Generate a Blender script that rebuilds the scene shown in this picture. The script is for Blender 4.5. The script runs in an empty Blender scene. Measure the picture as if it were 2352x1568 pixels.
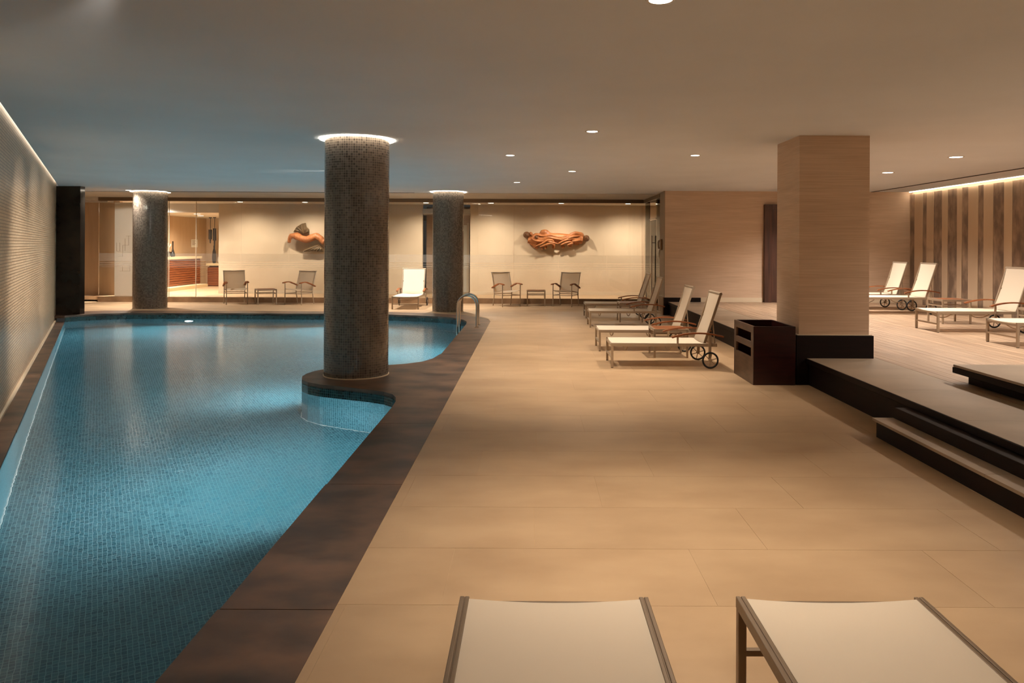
import bpy, bmesh, math, random
from mathutils import Vector, Matrix
random.seed(7)
S = bpy.context.scene
COL = S.collection
PI = math.pi

# ------------------------------------------------------------------ camera
F_PX = 1742.0
cam_d = bpy.data.cameras.new('camera'); cam = bpy.data.objects.new('camera', cam_d); COL.objects.link(cam)
cam_d.sensor_fit = 'HORIZONTAL'; cam_d.sensor_width = 36.0
cam_d.lens = 36.0 * F_PX / 2352.0
cam_d.shift_x = (1176 - 1220) / 2352.0
cam_d.shift_y = (565 - 784) / 2352.0
cam_d.clip_start = 0.05
cam.location = (0, 0, 1.6)
cam.rotation_euler = (PI / 2, math.radians(-0.28), 0)
S.camera = cam

# ------------------------------------------------------------------ world / exposure
w = bpy.data.worlds.new('world'); S.world = w; w.use_nodes = True
w.node_tree.nodes['Background'].inputs[0].default_value = (0.02, 0.018, 0.016, 1)
w.node_tree.nodes['Background'].inputs[1].default_value = 1.0
S.view_settings.view_transform = 'Standard'
S.view_settings.look = 'None'
S.view_settings.gamma = 1.0
S.view_settings.use_curve_mapping = False
S.view_settings.exposure = 0.38
S.cycles.use_denoising = True
S.cycles.max_bounces = 6
S.cycles.diffuse_bounces = 3
S.cycles.glossy_bounces = 2
S.cycles.transmission_bounces = 4
S.cycles.transparent_max_bounces = 8
S.cycles.use_adaptive_sampling = True
S.cycles.adaptive_threshold = 0.18
S.cycles.adaptive_min_samples = 20
S.cycles.sample_clamp_indirect = 1.6
S.cycles.caustics_reflective = False

# lamp levels (watts / emission strengths), warm white lamps and cool pool lamps
WARM = (1.0, 0.87, 0.71)
NEUT = (1.0, 0.92, 0.82)
POOLC = (1.0, 0.96, 0.98)
P_DECK = 330.0
P_FAR = 255.0
P_PLAT = 275.0
P_POOL = 400.0
P_CORR = 165.0

CEIL = 2.91
WATER = -0.14
DEEP = -1.45

# ------------------------------------------------------------------ helpers
def s2l(c):
    return tuple(((v / 255.0) / 12.92 if v / 255.0 <= 0.04045 else ((v / 255.0 + 0.055) / 1.055) ** 2.4) for v in c) + (1.0,)

def new_mat(name):
    m = bpy.data.materials.new(name); m.use_nodes = True
    nt = m.node_tree
    for n in list(nt.nodes): nt.nodes.remove(n)
    out = nt.nodes.new('ShaderNodeOutputMaterial')
    return m, nt, out

def N(nt, kind, **kw):
    n = nt.nodes.new(kind)
    for k, v in kw.items():
        if k in n.inputs.keys(): n.inputs[k].default_value = v
        else: setattr(n, k, v)
    return n

def pos(nt, scale=(1, 1, 1), rot=(0, 0, 0), uv=False):
    if uv:
        g = N(nt, 'ShaderNodeUVMap'); src = g.outputs[0]
    else:
        g = N(nt, 'ShaderNodeNewGeometry'); src = g.outputs['Position']
    mp = N(nt, 'ShaderNodeMapping'); mp.inputs['Scale'].default_value = scale; mp.inputs['Rotation'].default_value = rot
    nt.links.new(src, mp.inputs['Vector'])
    return mp.outputs[0]

def mat_noise(name, c1, c2, scale=(2, 2, 2), rough=0.5, detail=5, bump=0.0, metallic=0.0, lo=0.35, hi=0.65, spec=0.5, per_object=0.0, nscale=1.0):
    m, nt, out = new_mat(name)
    b = N(nt, 'ShaderNodeBsdfPrincipled', Roughness=rough, Metallic=metallic)
    b.inputs['Specular IOR Level'].default_value = spec
    n = N(nt, 'ShaderNodeTexNoise', Scale=nscale, Detail=detail)
    nt.links.new(pos(nt, scale), n.inputs['Vector'])
    r = N(nt, 'ShaderNodeValToRGB')
    r.color_ramp.elements[0].position = lo; r.color_ramp.elements[0].color = s2l(c1)
    r.color_ramp.elements[1].position = hi; r.color_ramp.elements[1].color = s2l(c2)
    nt.links.new(n.outputs['Fac'], r.inputs[0])
    col = r.outputs[0]
    if per_object:
        oi = N(nt, 'ShaderNodeObjectInfo')
        mr = N(nt, 'ShaderNodeMapRange'); mr.inputs[3].default_value = 1 - per_object; mr.inputs[4].default_value = 1 + per_object
        nt.links.new(oi.outputs['Random'], mr.inputs[0])
        hs = N(nt, 'ShaderNodeHueSaturation')
        nt.links.new(mr.outputs[0], hs.inputs['Value']); nt.links.new(col, hs.inputs['Color'])
        col = hs.outputs[0]
    nt.links.new(col, b.inputs['Base Color'])
    if bump:
        bp = N(nt, 'ShaderNodeBump', Strength=bump, Distance=0.01)
        nt.links.new(n.outputs['Fac'], bp.inputs['Height']); nt.links.new(bp.outputs[0], b.inputs['Normal'])
    nt.links.new(b.outputs[0], out.inputs[0])
    return m

def mat_plain(name, c, rough=0.5, metallic=0.0, spec=0.5):
    m, nt, out = new_mat(name)
    b = N(nt, 'ShaderNodeBsdfPrincipled', Roughness=rough, Metallic=metallic)
    b.inputs['Base Color'].default_value = s2l(c); b.inputs['Specular IOR Level'].default_value = spec
    n = N(nt, 'ShaderNodeTexNoise', Scale=40.0)
    mr = N(nt, 'ShaderNodeMapRange'); mr.inputs[3].default_value = max(0.02, rough - 0.05); mr.inputs[4].default_value = min(1, rough + 0.05)
    nt.links.new(pos(nt), n.inputs['Vector']); nt.links.new(n.outputs['Fac'], mr.inputs[0]); nt.links.new(mr.outputs[0], b.inputs['Roughness'])
    nt.links.new(b.outputs[0], out.inputs[0])
    return m

def mat_emit(name, c, strength, sampled=True):
    m, nt, out = new_mat(name)
    if not sampled: m.cycles.emission_sampling = 'NONE'
    e = N(nt, 'ShaderNodeEmission', Strength=strength); e.inputs[0].default_value = tuple(c[:3]) + (1,)
    nt.links.new(e.outputs[0], out.inputs[0])
    return m

def mat_mosaic(name, c1, c2, grout, pitch, rough=0.25, rot=0.0, mortar=0.09, bump=0.25, tint=None, row=None, spec=0.5):
    m, nt, out = new_mat(name)
    b = N(nt, 'ShaderNodeBsdfPrincipled', Roughness=rough); b.inputs['Specular IOR Level'].default_value = spec
    v = pos(nt, (1, 1, 1), (0, 0, rot), uv=True)
    br = N(nt, 'ShaderNodeTexBrick', offset=0.0, squash=1.0)
    br.inputs['Scale'].default_value = 1.0
    br.inputs['Brick Width'].default_value = pitch; br.inputs['Row Height'].default_value = row or pitch
    br.inputs['Mortar Size'].default_value = pitch * mortar; br.inputs['Mortar Smooth'].default_value = 0.2
    br.inputs['Bias'].default_value = 0.0
    br.inputs['Color1'].default_value = s2l(c1); br.inputs['Color2'].default_value = s2l(c2); br.inputs['Mortar'].default_value = s2l(grout)
    nt.links.new(v, br.inputs['Vector'])
    col = br.outputs['Color']
    if tint:
        n = N(nt, 'ShaderNodeTexNoise', Scale=1.2, Detail=3.0); nt.links.new(pos(nt), n.inputs['Vector'])
        mx = N(nt, 'ShaderNodeMixRGB', blend_type='MULTIPLY'); mx.inputs[2].default_value = s2l(tint)
        nt.links.new(n.outputs['Fac'], mx.inputs[0]); nt.links.new(col, mx.inputs[1]); col = mx.outputs[0]
    nt.links.new(col, b.inputs['Base Color'])
    bp = N(nt, 'ShaderNodeBump', Strength=bump, Distance=0.002, invert=True)
    nt.links.new(br.outputs['Fac'], bp.inputs['Height']); nt.links.new(bp.outputs[0], b.inputs['Normal'])
    nt.links.new(b.outputs[0], out.inputs[0])
    return m

def mat_glass(name, tint=(0.97, 0.98, 0.97), gloss=1.0):
    m, nt, out = new_mat(name)
    t = N(nt, 'ShaderNodeBsdfTransparent'); t.inputs[0].default_value = tint + (1,)
    g = N(nt, 'ShaderNodeBsdfGlossy', Roughness=0.02)
    f = N(nt, 'ShaderNodeFresnel', IOR=1.45)
    mm = N(nt, 'ShaderNodeMath', operation='MULTIPLY'); mm.inputs[1].default_value = gloss
    mx = N(nt, 'ShaderNodeMixShader')
    nt.links.new(f.outputs[0], mm.inputs[0]); nt.links.new(mm.outputs[0], mx.inputs[0])
    nt.links.new(t.outputs[0], mx.inputs[1]); nt.links.new(g.outputs[0], mx.inputs[2]); nt.links.new(mx.outputs[0], out.inputs[0])
    return m

def mat_frost(name, amount):
    m, nt, out = new_mat(name)
    t = N(nt, 'ShaderNodeBsdfTransparent'); d = N(nt, 'ShaderNodeBsdfTranslucent'); d.inputs[0].default_value = (0.9, 0.87, 0.8, 1)
    d2 = N(nt, 'ShaderNodeBsdfDiffuse'); d2.inputs[0].default_value = (0.85, 0.82, 0.76, 1)
    a = N(nt, 'ShaderNodeMixShader', Fac=0.5); mx = N(nt, 'ShaderNodeMixShader', Fac=amount)
    nt.links.new(d.outputs[0], a.inputs[1]); nt.links.new(d2.outputs[0], a.inputs[2])
    nt.links.new(t.outputs[0], mx.inputs[1]); nt.links.new(a.outputs[0], mx.inputs[2]); nt.links.new(mx.outputs[0], out.inputs[0])
    return m

def mat_water(name):
    m, nt, out = new_mat(name)
    r = N(nt, 'ShaderNodeBsdfRefraction', IOR=1.33, Roughness=0.0); r.inputs[0].default_value = (0.86, 0.97, 0.99, 1)
    g = N(nt, 'ShaderNodeBsdfGlossy', Roughness=0.16)
    f = N(nt, 'ShaderNodeFresnel', IOR=1.33)
    mx = N(nt, 'ShaderNodeMixShader')
    n = N(nt, 'ShaderNodeTexNoise', Scale=7.0, Detail=2.0); nt.links.new(pos(nt), n.inputs['Vector'])
    bp = N(nt, 'ShaderNodeBump', Strength=0.05, Distance=0.02)
    nt.links.new(n.outputs['Fac'], bp.inputs['Height'])
    for x in (r, g): nt.links.new(bp.outputs[0], x.inputs['Normal'])
    nt.links.new(f.outputs[0], mx.inputs[0]); nt.links.new(r.outputs[0], mx.inputs[1]); nt.links.new(g.outputs[0], mx.inputs[2])
    nt.links.new(mx.outputs[0], out.inputs[0])
    return m

def mat_wallpaper(name, c1, c2):
    m, nt, out = new_mat(name)
    b = N(nt, 'ShaderNodeBsdfPrincipled', Roughness=0.75); b.inputs['Specular IOR Level'].default_value = 0.25
    n1 = N(nt, 'ShaderNodeTexNoise', Scale=1.0, Detail=6.0); nt.links.new(pos(nt, (2.2, 2.2, 130)), n1.inputs['Vector'])
    n2 = N(nt, 'ShaderNodeTexNoise', Scale=1.0, Detail=2.0); nt.links.new(pos(nt, (0.8, 0.8, 9)), n2.inputs['Vector'])
    a = N(nt, 'ShaderNodeMath', operation='MULTIPLY_ADD'); a.inputs[1].default_value = 0.65
    k = N(nt, 'ShaderNodeMath', operation='MULTIPLY'); k.inputs[1].default_value = 0.35
    nt.links.new(n2.outputs['Fac'], k.inputs[0]); nt.links.new(n1.outputs['Fac'], a.inputs[0]); nt.links.new(k.outputs[0], a.inputs[2])
    r = N(nt, 'ShaderNodeValToRGB'); r.color_ramp.elements[0].position = 0.36; r.color_ramp.elements[1].position = 0.64
    r.color_ramp.elements[0].color = s2l(c1); r.color_ramp.elements[1].color = s2l(c2)
    nt.links.new(a.outputs[0], r.inputs[0]); nt.links.new(r.outputs[0], b.inputs['Base Color'])
    bp = N(nt, 'ShaderNodeBump', Strength=0.12, Distance=0.004); nt.links.new(n1.outputs['Fac'], bp.inputs['Height']); nt.links.new(bp.outputs[0], b.inputs['Normal'])
    nt.links.new(b.outputs[0], out.inputs[0])
    return m

# bmesh shape helpers
def box(bm, x0, x1, y0, y1, z0, z1, bevel=0.0):
    r = bmesh.ops.create_cube(bm, size=1.0)
    bmesh.ops.scale(bm, vec=(x1 - x0, y1 - y0, z1 - z0), verts=r['verts'])
    bmesh.ops.translate(bm, vec=((x0 + x1) / 2, (y0 + y1) / 2, (z0 + z1) / 2), verts=r['verts'])
    if bevel:
        es = set()
        for v in r['verts']:
            for e in v.link_edges: es.add(e)
        bmesh.ops.bevel(bm, geom=list(es), offset=bevel, segments=2, affect='EDGES', profile=0.5)

def cyl(bm, c, r, h, seg=24, r2=None, axis='z'):
    q = bmesh.ops.create_cone(bm, cap_ends=True, segments=seg, radius1=r, radius2=r if r2 is None else r2, depth=h)
    if axis == 'y': bmesh.ops.rotate(bm, cent=(0, 0, 0), matrix=Matrix.Rotation(PI / 2, 3, 'X'), verts=q['verts'])
    if axis == 'x': bmesh.ops.rotate(bm, cent=(0, 0, 0), matrix=Matrix.Rotation(PI / 2, 3, 'Y'), verts=q['verts'])
    bmesh.ops.translate(bm, vec=c, verts=q['verts'])

def tube(bm, pts, r, seg=10, closed=False, flat=None):
    """sweep a circle (or a flat rectangle w x h if flat) along points; r may be a list"""
    pts = [Vector(p) for p in pts]; n = len(pts); rings = []
    up0 = None
    for i, p in enumerate(pts):
        if closed: t = (pts[(i + 1) % n] - pts[i - 1])
        elif i == 0: t = pts[1] - pts[0]
        elif i == n - 1: t = pts[-1] - pts[-2]
        else: t = (pts[i + 1] - p).normalized() + (p - pts[i - 1]).normalized()
        t.normalize()
        if up0 is None:
            up0 = Vector((0, 0, 1)) if abs(t.z) < 0.9 else Vector((1, 0, 0))
        s = t.cross(up0)
        if s.length < 1e-4: s = t.orthogonal()
        s.normalize(); u = s.cross(t).normalized(); up0 = u
        rr = r[i] if isinstance(r, (list, tuple)) else r
        ring = []
        if flat:
            fw, fh = flat
            for a, b_ in ((-1, -1), (1, -1), (1, 1), (-1, 1)):
                ring.append(bm.verts.new(p + s * (a * fw / 2) + u * (b_ * fh / 2)))
        else:
            for k in range(seg):
                a = 2 * PI * k / seg
                ring.append(bm.verts.new(p + s * (math.cos(a) * rr) + u * (math.sin(a) * rr)))
        rings.append(ring)
    m = len(rings[0])
    for i in range(n if closed else n - 1):
        A = rings[i]; B = rings[(i + 1) % n]
        for k in range(m):
            bm.faces.new((A[k], A[(k + 1) % m], B[(k + 1) % m], B[k]))
    if not closed:
        bm.faces.new(rings[0][::-1]); bm.faces.new(rings[-1])

def prism(bm, poly, z0, z1):
    a = [bm.verts.new((x, y, z0)) for x, y in poly]; b = [bm.verts.new((x, y, z1)) for x, y in poly]
    n = len(poly)
    bm.faces.new(a[::-1]); bm.faces.new(b)
    for i in range(n): bm.faces.new((a[i], a[(i + 1) % n], b[(i + 1) % n], b[i]))

def lathe(bm, prof, seg=32, c=(0, 0, 0)):
    rings = []
    for r, z in prof:
        rings.append([bm.verts.new((c[0] + r * math.cos(2 * PI * k / seg), c[1] + r * math.sin(2 * PI * k / seg), c[2] + z)) for k in range(seg)])
    for A, B in zip(rings, rings[1:]):
        for k in range(seg): bm.faces.new((A[k], A[(k + 1) % seg], B[(k + 1) % seg], B[k]))
    return rings

def mk(name, bm, mat, parent=None, smooth=False, recalc=True):
    if recalc: bmesh.ops.recalc_face_normals(bm, faces=bm.faces)
    me = bpy.data.meshes.new(name); bm.to_mesh(me); bm.free()
    if smooth:
        for p in me.polygons: p.use_smooth = True
        try: me.set_sharp_from_angle(angle=math.radians(40))
        except Exception: pass
    o = bpy.data.objects.new(name, me); COL.objects.link(o)
    if mat: me.materials.append(mat)
    if parent: o.parent = parent
    return o

def B(): return bmesh.new()

def boxo(name, x0, x1, y0, y1, z0, z1, mat, parent=None, bevel=0.0):
    bm = B(); box(bm, x0, x1, y0, y1, z0, z1, bevel); return mk(name, bm, mat, parent)

def empty(name, loc, rz=0.0):
    o = bpy.data.objects.new(name, None); COL.objects.link(o); o.location = loc; o.rotation_euler = (0, 0, rz); o.empty_display_size = 0.1
    return o

def tag(o, label=None, cat=None, group=None, kind=None):
    if label: o['label'] = label
    if cat: o['category'] = cat
    if group: o['group'] = group
    if kind: o['kind'] = kind
    return o

def struct(o, label, cat):
    return tag(o, label, cat, kind='structure')

def copy_tree(o, parent=None):
    c = o.copy(); COL.objects.link(c); c.parent = parent
    for ch in list(o.children): copy_tree(ch, c)
    return c

def spot(parent, loc, target, power, color, angle=75, blend=1.0, radius=0.05):
    d = bpy.data.lights.new('lamp', 'SPOT'); d.energy = power; d.color = color; d.spot_size = math.radians(angle); d.spot_blend = blend; d.shadow_soft_size = radius
    o = bpy.data.objects.new('lamp', d); COL.objects.link(o); o.location = loc
    v = Vector(target) - Vector(loc); o.rotation_euler = v.to_track_quat('-Z', 'Y').to_euler()
    if parent: o.parent = parent
    return o

# ------------------------------------------------------------------ materials
M = {}
M['tile'] = mat_noise('porcelain_tile', (162, 131, 99), (190, 159, 124), (1.3, 2.2, 1), lo=0.22, hi=0.78, rough=0.42, detail=8, per_object=0.035, spec=0.4)
M['grout'] = mat_noise('grout', (182, 152, 119), (192, 162, 128), (20, 20, 20), rough=0.9)
M['coping'] = mat_noise('dark_coping_stone', (60, 44, 35), (116, 86, 66), (2.2, 3.0, 2), rough=0.42, detail=10, per_object=0.07, lo=0.36, hi=0.68)
M['ceil'] = mat_noise('painted_ceiling', (230, 233, 238), (234, 237, 242), (1, 1, 1), rough=0.9, spec=0.1)
M['soffit'] = mat_noise('painted_soffit', (205, 196, 184), (212, 203, 191), (1, 1, 1), rough=0.9, spec=0.1)
M['brownwall'] = mat_wallpaper('brown_grasscloth', (200, 170, 144), (220, 192, 166))
M['cream'] = mat_noise('cream_wall', (220, 196, 166), (228, 205, 176), (1, 1, 1), rough=0.7, spec=0.2)
M['beige'] = mat_noise('beige_panel', (196, 164, 130), (204, 172, 138), (6, 6, 1), rough=0.6)
M['whiteboard'] = mat_noise('white_panel', (232, 222, 205), (238, 230, 214), (1, 1, 1), rough=0.4)
m_, nt2, out2 = new_mat('frosted_white_panel')
_a = N(nt2, 'ShaderNodeBsdfTranslucent'); _a.inputs[0].default_value = (0.9, 0.87, 0.82, 1); _b = N(nt2, 'ShaderNodeBsdfDiffuse'); _b.inputs[0].default_value = (0.85, 0.8, 0.72, 1)
_c = N(nt2, 'ShaderNodeMixShader', Fac=0.5); nt2.links.new(_a.outputs[0], _c.inputs[1]); nt2.links.new(_b.outputs[0], _c.inputs[2]); nt2.links.new(_c.outputs[0], out2.inputs[0])
M['frostpanel'] = m_
M['etch'] = mat_plain('etched_line', (176, 160, 138), 0.6)
M['plinth'] = mat_noise('dark_wood_plinth', (17, 8, 7), (27, 13, 11), (3, 3, 30), rough=0.55, spec=0.2)
M['binwood'] = mat_noise('dark_red_wood', (34, 9, 10), (50, 17, 16), (4, 4, 30), rough=0.3)
M['bintrim'] = mat_noise('lighter_wood_face', (70, 50, 36), (92, 68, 50), (4, 4, 20), rough=0.4)  # lighter brown for the slotted side of the bin
M['skirt'] = mat_noise('kerb_stone', (112, 84, 58), (140, 108, 78), (3, 3, 3), rough=0.4)
M['whiteskirt'] = mat_plain('white_baseboard', (226, 206, 178), 0.5)
M['blackstone'] = mat_noise('black_polished_stone', (30, 23, 18), (58, 45, 36), (1.5, 1.5, 2.2), rough=0.12, detail=6)
M['marble'] = mat_noise('brown_marble', (116, 96, 82), (180, 152, 128), (3.2, 3.2, 1.8), rough=0.3, detail=10, lo=0.38, hi=0.72, nscale=1.6)
M['lightstrip'] = mat_noise('beige_strip_panel', (206, 178, 148), (214, 187, 157), (2, 2, 1), rough=0.6)
M['plank'] = mat_noise('oak_plank', (158, 128, 102), (186, 156, 128), (14, 1.1, 4), rough=0.45, detail=7, per_object=0.09)
M['border'] = mat_noise('grey_border_stone', (150, 130, 108), (170, 149, 126), (1.4, 2, 1), rough=0.4, detail=7, per_object=0.03)
M['alu'] = mat_plain('champagne_aluminium', (170, 150, 128), 0.38, metallic=0.35)
M['aludark'] = mat_plain('taupe_aluminium', (132, 112, 92), 0.4, metallic=0.3)
M['teak'] = mat_noise('teak_wood', (108, 58, 28), (158, 92, 48), (9, 60, 60), rough=0.45)
M['rubber'] = mat_plain('black_rubber', (18, 16, 15), 0.6)
M['steel'] = mat_plain('polished_steel', (205, 195, 186), 0.14, metallic=1.0)
M['doorwood'] = mat_noise('dark_door_wood', (58, 34, 26), (84, 52, 40), (12, 12, 1.2), rough=0.4)
M['counterwood'] = mat_noise('red_slat_wood', (112, 58, 30), (148, 84, 46), (1, 3, 40), rough=0.45)
M['countertop'] = mat_plain('cream_counter_top', (225, 205, 165), 0.35)
M['black'] = mat_plain('black_lacquer', (22, 16, 14), 0.3)
M['ceramic'] = mat_plain('white_ceramic', (235, 228, 215), 0.25)
M['paper'] = mat_plain('notice_paper', (240, 232, 214), 0.7)
M['ink'] = mat_plain('notice_ink', (120, 95, 70), 0.7)
M['carving'] = mat_noise('carved_red_wood', (158, 92, 48), (192, 120, 68), (18, 18, 6), rough=0.5)
M['carvedark'] = mat_noise('carved_dark_wood', (92, 58, 32), (120, 76, 44), (30, 30, 30), rough=0.5)
M['feather'] = mat_noise('carved_olive_wood', (84, 62, 36), (122, 94, 58), (25, 25, 40), rough=0.55)
M['glass'] = mat_glass('clear_glass')
M['frost'] = mat_frost('frosted_stripe', 0.09)
M['water'] = mat_water('pool_water')
M['pooltile'] = mat_mosaic('pool_mosaic', (46, 106, 121), (96, 150, 163), (166, 202, 210), 0.03, rough=0.3, tint=(170, 215, 215), mortar=0.07)
M['colmosaic'] = mat_mosaic('column_mosaic', (76, 68, 62), (120, 108, 97), (150, 135, 118), 0.029, rough=0.16, mortar=0.07, bump=0.6)
M['wallmosaic'] = mat_mosaic('wall_mosaic', (194, 168, 136), (224, 198, 166), (116, 90, 66), 0.034, rough=0.3, mortar=0.13, bump=0.5)
M['bandmosaic'] = mat_mosaic('shaded_waterline_mosaic', (14, 30, 30), (36, 62, 62), (70, 98, 98), 0.03, rough=0.2, mortar=0.07)  # darker pool mosaic, unlit band above the water painted into the colour
M['headtrim'] = mat_plain('bronze_head_trim', (112, 90, 68), 0.5)
M['groove'] = mat_plain('shadow_gap', (52, 42, 34), 0.9)
M['e_warm'] = mat_emit('lamp_lens', (1.0, 0.9, 0.76), 8.0, False)
M['e_led'] = mat_emit('led_strip', (1.0, 0.84, 0.62), 17.0)
M['e_led2'] = mat_emit('wall_cove_strip', (1.0, 0.88, 0.70), 3.0)
M['e_ring'] = mat_emit('ring_light', (1.0, 0.88, 0.70), 11.0)
M['e_pool'] = mat_emit('pool_lamp_lens', (0.9, 0.97, 1.0), 12.0, False)

def mat_sling(name, c, through=0.3, open_=0.05):
    m, nt, out = new_mat(name)
    d = N(nt, 'ShaderNodeBsdfPrincipled', Roughness=0.8); d.inputs['Specular IOR Level'].default_value = 0.2
    ck = N(nt, 'ShaderNodeTexChecker', Scale=420.0); nt.links.new(pos(nt), ck.inputs['Vector'])
    a = s2l(c); ck.inputs['Color1'].default_value = a; ck.inputs['Color2'].default_value = tuple(v * 0.9 for v in a[:3]) + (1,)
    nt.links.new(ck.outputs[0], d.inputs['Base Color'])
    t = N(nt, 'ShaderNodeBsdfTranslucent'); t.inputs[0].default_value = a
    mx = N(nt, 'ShaderNodeMixShader', Fac=through)
    tr = N(nt, 'ShaderNodeBsdfTransparent'); m2 = N(nt, 'ShaderNodeMixShader', Fac=open_)
    nt.links.new(d.outputs[0], mx.inputs[1]); nt.links.new(t.outputs[0], mx.inputs[2]); nt.links.new(mx.outputs[0], m2.inputs[1]); nt.links.new(tr.outputs[0], m2.inputs[2]); nt.links.new(m2.outputs[0], out.inputs[0])
    return m
M['sling'] = mat_sling('cream_sling_fabric', (250, 234, 212))
M['chairsling'] = mat_sling('sheer_cream_sling_fabric', (250, 236, 214), 0.58, 0.26)

# ------------------------------------------------------------------ pool outline
def wall_x(y): return -5.206 - 0.57 * (y - 7.43)      # face of the mosaic wall at depth y
def lip_x(y): return wall_x(y) + 0.22
RIGHT = [(-1.36, 1.15), (-1.365, 4.5), (-1.37, 7.5), (-1.385, 7.8), (-1.42, 8.0), (-1.48, 8.15), (-1.60, 8.29), (-1.80, 8.42), (-2.15, 8.58),
         (-2.42, 8.71), (-2.60, 8.85), (-2.72, 9.02), (-2.785, 9.25), (-2.79, 9.45), (-2.74, 9.66), (-2.64, 9.83), (-2.48, 9.97), (-2.24, 10.07),
         (-1.95, 10.14), (-1.70, 10.26), (-1.50, 10.46), (-1.39, 10.76), (-1.34, 11.2)]
RIGHT2 = [(-1.32, 11.8), (-1.32, 15.5), (-1.35, 16.0), (-1.46, 16.42), (-1.72, 16.83)]
FAR = [(-2.10, 17.12), (-2.6, 17.36), (-3.4, 17.6), (-4.5, 17.7), (-7.0, 17.7), (-8.6, 17.7), (-9.4, 17.62), (-9.95, 17.35), (lip_x(16.9), 16.9)]
LEFT = [(lip_x(12.0), 12.0), (lip_x(6.0), 6.0), (lip_x(1.3), 1.3)]
LIP = RIGHT + RIGHT2 + FAR + LEFT

def uv_wall(name, pts, z0, z1, mat, parent, closed):
    bm = B(); uvl = bm.loops.layers.uv.new('UVMap')
    n = len(pts); s = 0.0
    rng = range(n) if closed else range(n - 1)
    for i in rng:
        p, q = pts[i], pts[(i + 1) % n]; L = math.hypot(q[0] - p[0], q[1] - p[1])
        v = [bm.verts.new((p[0], p[1], z0)), bm.verts.new((q[0], q[1], z0)), bm.verts.new((q[0], q[1], z1)), bm.verts.new((p[0], p[1], z1))]
        f = bm.faces.new(v)
        for l, t in zip(f.loops, ((s, z0), (s + L, z0), (s + L, z1), (s, z1))): l[uvl].uv = t
        s += L
    return mk(name, bm, mat, parent, recalc=False)

def uv_floor(name, poly, z, mat, parent, rot):
    bm = B(); uvl = bm.loops.layers.uv.new('UVMap')
    f = bm.faces.new([bm.verts.new((x, y, z)) for x, y in poly])
    c, s = math.cos(rot), math.sin(rot)
    for l in f.loops:
        x, y = l.vert.co.x, l.vert.co.y
        l[uvl].uv = (x * c - y * s, x * s + y * c)
    return mk(name, bm, mat, parent, recalc=False)

WALL_ROT = -math.atan(0.57)
basin = uv_floor('pool_basin', LIP, DEEP, M['pooltile'], None, WALL_ROT)
struct(basin, 'blue green mosaic pool basin sunk below the dark stone edge', 'pool')
uv_wall('basin_wall', LIP[::-1], DEEP, WATER + 0.0, M['pooltile'], basin, True)
uv_wall('waterline_band', (RIGHT + RIGHT2 + FAR)[::-1], WATER, -0.035, M['bandmosaic'], basin, False)
bm = B()
ins = [(x, y) for x, y in LIP]
# white joint line where wall meets floor
pts = [(x, y, DEEP + 0.004) for x, y in LIP]
tube(bm, pts, 0.012, seg=6, closed=True)
mk('floor_joint', bm, mat_plain('white_joint', (215, 228, 226), 0.5), basin)
bm = B(); bm.faces.new([bm.verts.new((x, y, WATER)) for x, y in LIP])
tag(mk('pool_water', bm, M['water'], None, recalc=False), 'clear blue water filling the mosaic pool', 'water', kind='stuff')

# coping slabs
coping = boxo('pool_coping', -1.0, -0.857, 1.0, 16.2, -0.10, -0.045, M['coping'])
struct(coping, 'dark brown stone coping around the pool', 'coping')
def slab(poly, z0=-0.045, z1=0.0):
    bm = B(); prism(bm, poly, z0, z1)
    return mk('coping_slab', bm, M['coping'], coping)
OUT = -0.857
G = 0.003
ys = [-4.0, -1.9, -0.17, 1.58, 3.33, 5.08, 6.83]
for a, b_ in zip(ys, ys[1:]):
    slab([(-1.36, a + G), (OUT, a + G), (OUT, b_ - G), (-1.368, b_ - G)])
isl = [p for p in RIGHT if p[1] > 6.84]
slab([(OUT, 6.83 + G), (OUT, 11.2 - G)] + [(-1.34, 11.2 - G)] + isl[::-1][1:] + [(-1.368, 6.83 + G)])
for a, b_ in ((11.2, 12.95), (12.95, 14.7)):
    slab([(-1.325, a + G), (OUT, a + G), (OUT, b_ - G), (-1.32, b_ - G)])
slab([(-1.32, 14.7 + G), (OUT, 14.7 + G), (OUT, 16.1), (-0.93, 16.6), (-1.1, 17.0), (-1.38, 17.35), (-1.75, 17.65)] + [(-2.10, 17.12), (-1.72, 16.83), (-1.46, 16.42), (-1.35, 16.0), (-1.32, 15.5)])
slab([(-2.10 - G, 17.12), (-1.75 - G, 17.65), (-2.3, 17.95), (-3.2, 18.2), (-4.4, 18.3), (-4.5, 17.7), (-3.4, 17.6), (-2.6, 17.36)])
for a, b_ in ((-4.5, -6.2), (-6.2, -7.9)):
    slab([(a - G, 17.7), (a - G, 18.3), (b_ + G, 18.3), (b_ + G, 17.7)])
slab([(-7.9 - G, 17.7), (-7.9 - G, 18.3), (-9.4, 18.3), (-10.2, 18.2), (-11.6, 17.6), (-11.6, 16.75), (lip_x(16.75), 16.75), (lip_x(16.9), 16.9), (-9.95, 17.35), (-9.4, 17.62), (-8.6, 17.7)])
# low ledge along the mosaic wall
for a, b_ in ((1.0, 4.0), (4.0, 7.0), (7.0, 10.0), (10.0, 13.0), (13.0, 16.75)):
    slab([(wall_x(a) - 0.02, a + G), (lip_x(a) - 0.0, a + G), (lip_x(b_), b_ - G), (wall_x(b_) - 0.02, b_ - G)], -0.17, -0.12)

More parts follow.
